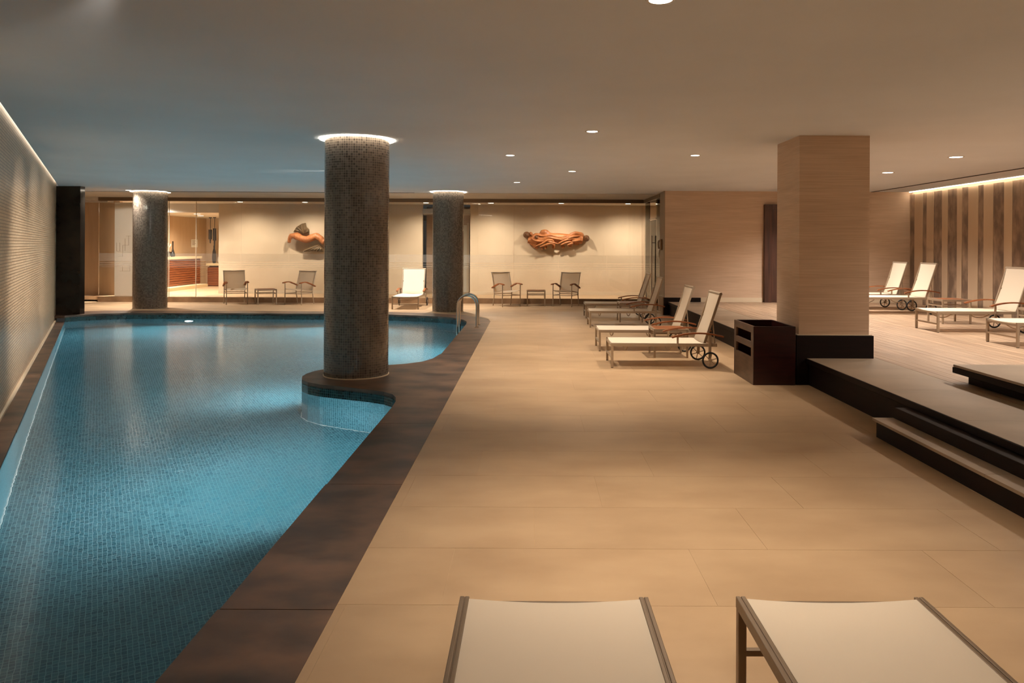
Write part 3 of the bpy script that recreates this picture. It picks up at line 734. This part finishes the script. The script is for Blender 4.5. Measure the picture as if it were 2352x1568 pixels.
# pool lamps
def pool_lamp(loc, n, power, label, aim=None):
    n = Vector(n).normalized()
    o = empty('pool_lamp', loc); tag(o, label, 'pool lamp', 'underwater pool lamps')
    q = n.to_track_quat('Z', 'Y').to_matrix().to_4x4()
    bm = B(); cyl(bm, (0, 0, 0.012), 0.11, 0.024, 28); bm.transform(q); mk('lamp_ring', bm, M['steel'], o, smooth=True)
    bm = B(); cyl(bm, (0, 0, 0.027), 0.09, 0.006, 28); bm.transform(q); mk('lens', bm, M['e_pool'], o)
    spot(o, tuple(n * 0.06), (aim or tuple(n * 1.0 + Vector((0, 0, -0.22)))), power, POOLC, 172, 1.0, 0.08)
pool_lamp((-7.95, 17.69, -0.55), (0, -1, 0), P_POOL * 1.6, 'round bright underwater lamp in the far pool wall')
pool_lamp((-4.2, 17.69, -0.6), (0, -1, 0), P_POOL * 1.6, 'underwater lamp in the far pool wall behind the near column')
pool_lamp((-1.38, 6.45, -0.6), (-1, 0, 0), P_POOL, 'underwater lamp below the deck edge in front of the island', (-0.85, 0.45, -0.22))
pool_lamp((-2.735, 9.70, -0.6), (-0.85, 0.5, 0), P_POOL * 0.4, 'added unseen underwater lamp on the far side of the pool island')  # added lamp, hidden by the island, brightens the middle of the pool
pool_lamp((-1.33, 13.6, -0.6), (-1, 0, 0), P_POOL, 'underwater lamp below the deck edge beyond the island')

# ------------------------------------------------------------------ pool ladder
ld = empty('pool_ladder', (-1.2, 15.1, 0.0)); tag(ld, 'polished steel pool ladder with two arched handrails', 'ladder')
for sy in (-0.24, 0.24):
    pts = [(0.14, sy, 0.0), (0.14, sy, 0.40)]
    for k in range(1, 12):
        a = PI * k / 12; pts.append((-0.05 + 0.19 * math.cos(a), sy, 0.42 + 0.21 * math.sin(a)))
    pts += [(-0.24, sy, 0.40), (-0.24, sy, 0.0), (-0.24, sy, -1.05)]
    bm = B(); tube(bm, pts, 0.021, seg=14); r_ = mk('handrail', bm, M['steel'], ld, smooth=True)
    bm = B(); cyl(bm, (0.14, sy, 0.008), 0.042, 0.016, 20); mk('floor_flange', bm, M['steel'], r_, smooth=True)
for z in (-0.3, -0.55, -0.8):
    bm = B(); box(bm, -0.28, -0.2, -0.24, 0.24, z - 0.012, z + 0.012, 0.004); mk('tread', bm, M['steel'], ld)

# ------------------------------------------------------------------ towel bin
tb = empty('towel_bin', (2.83, 9.2, 0.0)); tag(tb, 'open dark wooden towel bin with two slots beside the square pillar', 'bin')
X0, X1, Y0, Y1, H = -0.245, 0.245, -0.40, 0.44, 0.68
boxo('front_panel', X0, X1, Y0, Y0 + 0.025, 0.0, H, M['binwood'], tb, bevel=0.003)
boxo('back_panel', X0, X1, Y1 - 0.025, Y1, 0.0, H, M['binwood'], tb, bevel=0.003)
boxo('right_panel', X1 - 0.025, X1, Y0 + 0.025, Y1 - 0.025, 0.0, H, M['binwood'], tb)
boxo('bottom_panel', X0 + 0.025, X1 - 0.025, Y0 + 0.025, Y1 - 0.025, 0.02, 0.045, M['binwood'], tb)
for a, b_ in ((0.0, 0.31), (0.42, 0.49), (0.60, H)): boxo('slot_board', X0, X0 + 0.025, Y0 + 0.025, Y1 - 0.025, a, b_, M['bintrim'], tb)
for a, b_ in ((0.31, 0.42), (0.49, 0.60)):
    boxo('slot_stile', X0, X0 + 0.025, Y0 + 0.025, Y0 + 0.10, a, b_, M['bintrim'], tb); boxo('slot_stile', X0, X0 + 0.025, Y1 - 0.10, Y1 - 0.025, a, b_, M['bintrim'], tb)

# ------------------------------------------------------------------ loungers
def sheet(bm, pts, w0, w1, th=0.006, sag=0.0, nw=8):
    """fabric strip along (x, z) points, spanning y from w0 to w1"""
    rows = []
    for (x, z) in pts:
        row = []
        for j in range(nw + 1):
            t = j / nw; row.append((x, w0 + (w1 - w0) * t, z - sag * 4 * t * (1 - t)))
        rows.append(row)
    top = [[bm.verts.new(p) for p in r] for r in rows]; bot = [[bm.verts.new((p[0], p[1], p[2] - th)) for p in r] for r in rows]
    for i in range(len(rows) - 1):
        for j in range(nw):
            bm.faces.new((top[i][j], top[i + 1][j], top[i + 1][j + 1], top[i][j + 1]))
            bm.faces.new((bot[i][j], bot[i][j + 1], bot[i + 1][j + 1], bot[i + 1][j]))
    for i in range(len(rows) - 1):
        bm.faces.new((top[i][0], bot[i][0], bot[i + 1][0], top[i + 1][0])); bm.faces.new((top[i][nw], top[i + 1][nw], bot[i + 1][nw], bot[i][nw]))
    for j in range(nw):
        bm.faces.new((top[0][j], top[0][j + 1], bot[0][j + 1], bot[0][j])); bm.faces.new((top[-1][j], bot[-1][j], bot[-1][j + 1], top[-1][j + 1]))

def make_lounger(angle, metal, arms=True):
    """foot end at x=0, head end towards +x; angle = backrest angle above horizontal"""
    L = empty('sun_lounger', (0, 0, 0)); W = 0.325; SZ = 0.325; HX = 1.24; BL = 0.69
    for s in (-1, 1):
        bm = B(); box(bm, 0.0, 1.40, s * W - 0.017, s * W - 0.0015, SZ - 0.04, SZ + 0.002, 0.003); box(bm, 0.0, 1.40, s * W + 0.0015, s * W + 0.017, SZ - 0.04, SZ + 0.002, 0.003); box(bm, 0.002, 1.39, s * W - 0.002, s * W + 0.002, SZ - 0.038, SZ - 0.002)
        mk('side_rail', bm, metal, L)
        bm = B(); box(bm, 0.0, 0.032, s * W - 0.015, s * W + 0.015, 0.006, SZ - 0.04, 0.002); lg = mk('leg', bm, metal, L)
        bm = B(); cyl(bm, (0.016, s * W, 0.004), 0.016, 0.008, 14); mk('foot_cap', bm, M['rubber'], lg)
    bm = B(); box(bm, 0.004, 0.028, -W + 0.015, W - 0.015, 0.12, 0.142, 0.002); mk('foot_stretcher', bm, metal, L)
    bm = B(); box(bm, 0.0, 0.03, -W + 0.017, W - 0.017, SZ - 0.045, SZ - 0.015, 0.003); mk('end_rail', bm, metal, L)
    bm = B(); box(bm, 1.37, 1.40, -W + 0.017, W - 0.017, SZ - 0.04, SZ - 0.01, 0.003); mk('end_rail', bm, metal, L)
    for x in (0.22, 0.80):
        bm = B(); tube(bm, [(x, -W + 0.01 + (2 * W - 0.02) * t, SZ - 0.045 - 0.075 * 4 * t * (1 - t)) for t in [i / 10 for i in range(11)]], 0.008, seg=8); mk('curved_stretcher', bm, metal, L, smooth=True)
    bm = B(); sheet(bm, [(0.02 + i * (HX - 0.02) / 10, SZ + 0.001) for i in range(11)], -W + 0.017, W - 0.017, sag=0.014); mk('seat_sling', bm, M['sling'], L, smooth=True)
    ca, sa = math.cos(angle), math.sin(angle)
    bk = lambda d, off=0.0: (HX + d * ca - off * sa, SZ - 0.005 + d * sa + off * ca)
    for s in (-1, 1):
        p, q = bk(0), bk(BL)
        bm = B(); tube(bm, [(p[0], s * (W - 0.03), p[1]), (q[0], s * (W - 0.03), q[1])], 0.01, flat=(0.024, 0.03)); mk('back_rail', bm, metal, L)
    q = bk(BL); bm = B(); tube(bm, [(q[0], -W + 0.015, q[1]), (q[0], W - 0.015, q[1])], 0.021, seg=14); mk('head_roll', bm, metal, L, smooth=True)
    bm = B(); sheet(bm, [bk(BL * i / 8, 0.016 - 0.02 * math.sin(PI * i / 8)) for i in range(9)], -W + 0.045, W - 0.045, th=0.005); mk('back_sling', bm, M['sling'], L, smooth=True)
    if angle > 0.5:
        for s in (-1, 1):
            p = bk(0.36); bm = B(); tube(bm, [(p[0], s * (W - 0.055), p[1]), (1.385, s * (W - 0.055), SZ - 0.02)], 0.008, seg=8); mk('back_strut', bm, metal, L)
    for s in (-1, 1):
        bm = B(); box(bm, 1.285, 1.32, s * (W + 0.018) - 0.014, s * (W + 0.018) + 0.014, 0.10, 0.44, 0.003); mk('wheel_post', bm, metal, L)
        bm = B(); box(bm, 0.865, 0.89, s * (W + 0.018) - 0.012, s * (W + 0.018) + 0.012, SZ - 0.035, 0.44, 0.003); mk('arm_post', bm, metal, L)
        bm = B(); pts = []
        for i in range(13):
            t = i / 12; pts.append((0.80 + 0.68 * t, s * (W + 0.022), 0.405 + 0.052 * math.sin(PI * min(1, t * 1.02)) ** 0.8 + 0.012 * t))
        tube(bm, pts, 0.01, flat=(0.05, 0.02)); mk('armrest', bm, M['teak'], L)
        wh = B(); n = 28
        tube(wh, [(1.302 + 0.098 * math.cos(2 * PI * k / n), s * (W + 0.05), 0.111 + 0.098 * math.sin(2 * PI * k / n)) for k in range(n)], 0.0125, seg=8, closed=True); wo = mk('wheel', wh, M['rubber'], L, smooth=True)
        bm = B()
        for k in range(6):
            a = PI * k / 3 + 0.3; tube(bm, [(1.302, s * (W + 0.05), 0.111), (1.302 + 0.09 * math.cos(a), s * (W + 0.05), 0.111 + 0.09 * math.sin(a))], 0.006, seg=6)
        cyl(bm, (1.302, s * (W + 0.05), 0.111), 0.022, 0.03, 16, axis='y'); mk('spokes', bm, M['alu'], wo)
    return L

LA = make_lounger(math.radians(72), M['alu']); LB = make_lounger(math.radians(8), M['aludark'])
GD = 'cream sling sun loungers on the lower deck'; GP = 'cream sling sun loungers on the raised deck'
CS = 'cream sling sun lounger '
spots = [(LA, (1.06, 10.34, 0), 0, CS + 'nearest beside the dark towel bin', GD), (LA, (1.04, 11.92, 0), 0, CS + 'behind the slatted table, second from the towel bin', GD),
         (LA, (1.16, 15.30, 0), 0, CS + 'third along the deck from the towel bin', GD), (LA, (1.22, 17.25, 0), 0, CS + 'farthest of the four on the lower deck', GD),
         (LA, (6.38, 16.08, ZP), 0, CS + 'farthest on the raised deck, partly behind the pillar', GP), (LA, (6.48, 15.12, ZP), 0, CS + 'second farthest on the raised deck beside the table', GP),
         (LA, (6.20, 11.90, ZP), 0, CS + 'with full length seat shown on the raised deck', GP), (LA, (6.30, 10.16, ZP), 0, CS + 'cut by the right edge of the picture', GP),
         (LA, (-3.15, 19.0, 0), PI / 2, CS + 'facing the viewer in front of the glass wall', 'sun lounger by the glass wall'),
         (LB, (0.09, 2.76, 0), -PI / 2, 'flat sling sun lounger in the left foreground', 'foreground loungers'), (LB, (1.095, 2.77, 0), -PI / 2, 'flat sling sun lounger in the right foreground', 'foreground loungers')]
used = set()
for src, loc, rz, lab, grp in spots:
    o = src if src.name not in used else copy_tree(src)
    used.add(src.name)
    o.location = loc; o.rotation_euler = (0, 0, rz); tag(o, lab, 'sun lounger', grp)

# ------------------------------------------------------------------ side tables
def make_table():
    T = empty('side_table', (0, 0, 0)); a = 0.235; h = 0.415
    for sx in (-1, 1):
        for sy in (-1, 1):
            bm = B(); box(bm, sx * a - 0.014, sx * a + 0.014, sy * a - 0.014, sy * a + 0.014, 0.0, h, 0.002); mk('leg', bm, M['alu'], T)
    for s in (-1, 1):
        boxo('top_rail', -a + 0.014, a - 0.014, s * a - 0.012, s * a + 0.012, h - 0.035, h, M['alu'], T); boxo('top_rail', s * a - 0.012, s * a + 0.012, -a + 0.014, a - 0.014, h - 0.035, h, M['alu'], T)
        boxo('low_rail', -a + 0.014, a - 0.014, s * a - 0.009, s * a + 0.009, h - 0.125, h - 0.105, M['alu'], T)
        boxo('low_rail', s * a - 0.009, s * a + 0.009, -a + 0.014, a - 0.014, h - 0.125, h - 0.105, M['alu'], T)
    for i in range(6):
        y = -a + 0.018 + i * 0.0737
        boxo('slat', -a + 0.013, a - 0.013, y, y + 0.064, h - 0.02, h - 0.002, M['teak'], T, bevel=0.002)
    return T
T0 = make_table(); tabs = [((2.02, 11.16, 0), 0, 'slatted wood side table between the two nearest deck loungers', 'side tables between the loungers'), ((2.12, 16.25, 0), 0, 'slatted wood side table between the two far deck loungers', 'side tables between the loungers'),
        ((7.25, 13.15, ZP), 0, 'side table on the raised deck beside the full length lounger', 'side tables between the loungers'), ((7.5, 11.06, ZP), 0, 'side table at the right picture edge on the raised deck', 'side tables between the loungers'),
        ((-7.14, 20.42, 0), 0.5, 'low side table between the armchairs left of the near column', 'side tables between the armchairs'), ((0.14, 20.42, 0), 0, 'low side table between the armchairs below the long carving', 'side tables between the armchairs')]
for i, (loc, rz, lab, grp) in enumerate(tabs):
    o = T0 if i == 0 else copy_tree(T0)
    o.location = loc; o.rotation_euler = (0, 0, rz); tag(o, lab, 'side table', grp)

# ------------------------------------------------------------------ armchairs (front towards -y)
def make_armchair():
    A = empty('sling_armchair', (0, 0, 0)); a = 0.265
    for s in (-1, 1):
        bm = B(); tube(bm, [(s * a, -0.25, 0.0), (s * a, -0.25, 0.585)], 0.013, seg=10); mk('leg', bm, M['alu'], A, smooth=True)
        bm = B(); tube(bm, [(s * a, 0.29, 0.0), (s * a, 0.22, 0.30), (s * a, 0.25, 0.5)], 0.013, seg=10); mk('leg', bm, M['alu'], A, smooth=True)
        bm = B(); tube(bm, [(s * a, 0.21, 0.33), (s * a, 0.25, 0.52), (s * a, 0.38, 0.885)], 0.013, seg=10); mk('back_post', bm, M['alu'], A, smooth=True)
        bm = B(); pts = [(s * (a + 0.005), -0.33 + 0.66 * i / 12, 0.585 + 0.022 * math.sin(PI * min(1, i / 7)) - 0.11 * max(0, (i - 5) / 7) ** 1.5) for i in range(13)]
        tube(bm, pts, 0.01, flat=(0.055, 0.024)); mk('armrest', bm, M['teak'], A)
        bm = B(); tube(bm, [(s * a, -0.25, 0.43), (s * a, 0.0, 0.39), (s * a, 0.22, 0.36)], 0.011, seg=8); mk('seat_rail', bm, M['alu'], A, smooth=True)
        bm = B(); tube(bm, [(s * a, -0.25, 0.30), (s * a, 0.22, 0.30)], 0.010, seg=8); mk('side_stretcher', bm, M['alu'], A, smooth=True)
    bm = B(); tube(bm, [(-a, 0.22, 0.32), (a, 0.22, 0.32)], 0.010, seg=8); mk('rear_stretcher', bm, M['alu'], A, smooth=True)
    bm = B(); tube(bm, [(-a, -0.25, 0.30), (a, -0.25, 0.30)], 0.010, seg=8); mk('front_stretcher', bm, M['alu'], A, smooth=True)
    bm = B(); tube(bm, [(-a - 0.02, 0.38, 0.885), (0, 0.385, 0.875), (a + 0.02, 0.38, 0.885)], 0.014, seg=10); mk('top_rail', bm, M['alu'], A, smooth=True)
    def strip(nm, pts):
        bm = B(); sheet(bm, pts, -a + 0.012, a - 0.012, th=0.005); bm.transform(Matrix.Rotation(PI / 2, 4, 'Z')); mk(nm, bm, M['chairsling'], A, smooth=True)
    strip('seat_sling', [(-0.25, 0.435), (-0.1, 0.40), (0.05, 0.375), (0.18, 0.36), (0.225, 0.365)])
    strip('back_sling', [(0.225, 0.37), (0.265, 0.52), (0.31, 0.66), (0.355, 0.79), (0.383, 0.875)])
    return A
C0 = make_armchair()
CL = 'cream sling armchair with wooden arms, '
ch = [((-7.98, 20.5, 0), 0.5, CL + 'left of the pair by the reception', 'armchairs in front of the glass wall'), ((-6.25, 20.45, 0), -0.35, CL + 'right of the pair by the reception', 'armchairs in front of the glass wall'),
      ((-0.64, 20.2, 0), 0.52, CL + 'left of the pair below the long carving', 'armchairs in front of the glass wall'), ((0.93, 20.25, 0), -0.42, CL + 'right of the pair below the long carving', 'armchairs in front of the glass wall')]
for i, (loc, rz, lab, grp) in enumerate(ch):
    o = C0 if i == 0 else copy_tree(C0)
    o.location = loc; o.rotation_euler = (0, 0, rz); tag(o, lab, 'armchair', grp)

# ------------------------------------------------------------------ wall phone
ph = empty('wall_phone', (3.12, 18.1, 1.4)); tag(ph, 'brown wall phone on the narrow end of the brown wall', 'phone')
boxo('phone_body', -0.05, 0.0, -0.08, 0.08, 0.12, 0.38, M['skirt'], ph, bevel=0.008)
bm = B(); tube(bm, [(-0.065, 0.0, 0.15), (-0.085, 0.0, 0.20), (-0.085, 0.0, 0.30), (-0.065, 0.0, 0.35)], 0.022, seg=10); mk('handset', bm, M['aludark'], ph, smooth=True)
bm = B(); tube(bm, [(-0.05, -0.03, 0.14), (-0.06, -0.045, 0.0), (-0.06, 0.0, -0.08), (-0.06, 0.045, 0.0), (-0.05, 0.03, 0.14)], 0.006, seg=8); mk('cord', bm, M['aludark'], ph, smooth=True)

# ------------------------------------------------------------------ carved wall reliefs
def relief(name, conv, shapes, mat, parent, voxel=0.016, yb=22.6):
    bm = B()
    for sh_ in shapes:
        if sh_[0] == 'e':
            _, zx, zy, rx, rz, d = sh_
            x, z = conv(zx, zy); k = conv(zx + 1, zy)[0] - x
            q = bmesh.ops.create_uvsphere(bm, u_segments=20, v_segments=12, radius=1.0)
            bmesh.ops.scale(bm, vec=(rx * k, d, rz * k), verts=q['verts']); bmesh.ops.translate(bm, vec=(x, yb - d * 0.55, z), verts=q['verts'])
        else:
            _, pts, rad, off = sh_
            k = conv(1, 0)[0] - conv(0, 0)[0]
            P3 = []
            for (zx, zy) in pts:
                x, z = conv(zx, zy); P3.append((x, yb - off, z))
            n = len(P3); fine = []; rr = []
            for i in range(n - 1):
                for t in (0, 0.34, 0.67):
                    fine.append(Vector(P3[i]).lerp(Vector(P3[i + 1]), t)); u = (i + t) / (n - 1)
                    rr.append((rad[0] + (rad[1] - rad[0]) * math.sin(PI * u)) * k)
            fine.append(Vector(P3[-1])); rr.append(rad[0] * k)
            tube(bm, fine, rr, seg=10)
    o = mk(name, bm, mat, parent, smooth=True)
    rm = o.modifiers.new('fuse', 'REMESH'); rm.mode = 'VOXEL'; rm.voxel_size = voxel; rm.use_smooth_shade = True
    sm = o.modifiers.new('soft', 'SMOOTH'); sm.factor = 0.5; sm.iterations = 2
    return o
SCL = 22.5 / F_PX
cv1 = lambda zx, zy: ((1180 + zx / 11.76 - 1220) * SCL, 1.6 - (500 + zy / 11.76 - 565.3) * SCL)
r1 = empty('carved_relief', (0.74, 22.6, 1.5)); tag(r1, 'long carved wood relief of reclining figures with drapery', 'wall carving')
def put(o, p): o.matrix_parent_inverse = Matrix.Translation(-p.location); return o
put(relief('figures', cv1, [('t', [(380, 600), (620, 640), (900, 540), (1250, 540), (1600, 560), (1860, 620)], (90, 130), 0.05), ('e', 620, 540, 140, 130, 0.11), ('e', 830, 400, 130, 85, 0.09), ('e', 460, 440, 50, 60, 0.07),
    ('t', [(700, 470), (900, 430), (1040, 470)], (40, 70), 0.06), ('t', [(1060, 500), (1300, 490), (1480, 470)], (30, 45), 0.07), ('t', [(1450, 520), (1560, 440), (1680, 410), (1840, 440), (1880, 500)], (35, 50), 0.07),
    ('t', [(1600, 600), (1750, 560), (1880, 560)], (40, 75), 0.08), ('t', [(420, 620), (560, 730), (640, 760)], (45, 75), 0.05), ('e', 1800, 440, 70, 60, 0.08), ('e', 1640, 420, 50, 55, 0.07)], M['carving'], r1), r1)
dr = [[(620, 470), (800, 500), (1000, 470), (1200, 520), (1420, 500)], [(760, 560), (900, 520), (1100, 560), (1300, 590), (1420, 540)], [(1380, 620), (1500, 540), (1640, 500), (1780, 490)], [(470, 560), (560, 620), (700, 640), (820, 620)], [(1560, 640), (1680, 620), (1820, 600)], [(590, 770), (760, 700), (900, 610), (1030, 600), (1090, 660)], [(700, 790), (860, 730), (1000, 690), (1120, 740)], [(1180, 710), (1320, 630), (1440, 590), (1580, 570)], [(1260, 740), (1380, 680), (1500, 650), (1600, 680)], [(1440, 740), (1540, 700), (1600, 690)], [(880, 620), (1000, 660), (1180, 700)]]
for d_ in dr:
    o = relief('drapery_fold', cv1, [('t', d_, (16, 32), 0.165)], M['carving'], r1, 0.012); put(o, r1)
for zx, zy, rx, rz in ((620, 810, 50, 40), (765, 825, 40, 40), (860, 790, 40, 60), (1075, 770, 45, 70), (1330, 780, 55, 45), (1520, 745, 70, 40), (1690, 690, 90, 50)):
    put(relief('drapery_tassel', cv1, [('e', zx, zy, rx, rz, 0.05)], M['carving'], r1, 0.014), r1)
for zx, zy, rx, rz in ((345, 465, 95, 90), (1965, 550, 80, 88), (610, 530, 60, 60)):
    put(relief('carved_head' if rx > 70 else 'dark_knot', cv1, [('e', zx, zy, rx, rz, 0.12 if rx > 70 else 0.135), ('e', zx - 20, zy - 20, rx * 0.6, rz * 0.6, 0.14), ('e', zx + 25, zy + 15, rx * 0.5, rz * 0.5, 0.145)], M['carvedark'], r1, 0.014), r1)
cv2 = lambda zx, zy: ((640 + zx / 14.26 - 1220) * SCL, 1.6 - (490 + zy / 14.26 - 562.4) * SCL)
r2 = empty('winged_relief', (-6.7, 22.6, 1.4)); tag(r2, 'carved wood relief of a winged flying figure behind the near column', 'wall carving')
put(relief('figure', cv2, [('t', [(370, 960), (390, 820), (440, 730), (560, 740), (800, 830), (950, 860), (1100, 800), (1250, 740), (1400, 830), (1480, 930), (1700, 860), (1950, 800), (2200, 700)], (50, 115), 0.11), ('e', 640, 790, 150, 85, 0.11), ('e', 900, 880, 130, 90, 0.10), ('e', 1250, 740, 140, 100, 0.12),
    ('t', [(420, 760), (370, 860), (380, 960)], (45, 60), 0.09), ('t', [(480, 690), (620, 660), (760, 720)], (30, 45), 0.08)], M['carving'], r2), r2)
def wing(poly, feathers):
    bm = B(); k = []
    for p in poly: k.append(cv2(*p))
    a = [bm.verts.new((x, 22.6, z)) for x, z in k]; b_ = [bm.verts.new((x * 1.0, 22.53, z)) for x, z in k]; n = len(k)
    bm.faces.new(a); bm.faces.new(b_[::-1])
    for i in range(n): bm.faces.new((a[i], b_[i], b_[(i + 1) % n], a[(i + 1) % n]))
    w_ = mk('wing', bm, M['feather'], r2); put(w_, r2)
    for (p, q) in feathers:
        (xa, za), (xb, zb) = cv2(*p), cv2(*q)
        bm = B(); tube(bm, [(xa, 22.53, za), ((xa + xb) / 2, 22.50, (za + zb) / 2), (xb, 22.525, zb)], [0.02, 0.028, 0.008], seg=8); f_ = mk('feather', bm, M['feather'], w_, smooth=True)
wing([(490, 610), (560, 500), (600, 440), (700, 380), (760, 340), (880, 310), (895, 430), (990, 520), (990, 620), (820, 665), (760, 600), (640, 590)], [((840, 640), (870, 330)), ((800, 620), (740, 360)), ((760, 600), (620, 440)), ((720, 590), (540, 540)), ((880, 640), (980, 560)), ((860, 620), (900, 450))])
wing([(800, 1240), (900, 1160), (1020, 1090), (1160, 1050), (1300, 1010), (1400, 1060), (1480, 1130), (1500, 1260), (1300, 1265), (1180, 1220), (1060, 1230), (950, 1255)], [((1300, 1060), (830, 1235)), ((1320, 1090), (960, 1240)), ((1340, 1110), (1100, 1230)), ((1350, 1120), (1240, 1250)), ((1360, 1100), (1460, 1240))])

r2.location.y -= 0.07
r1.location.y -= 0.05
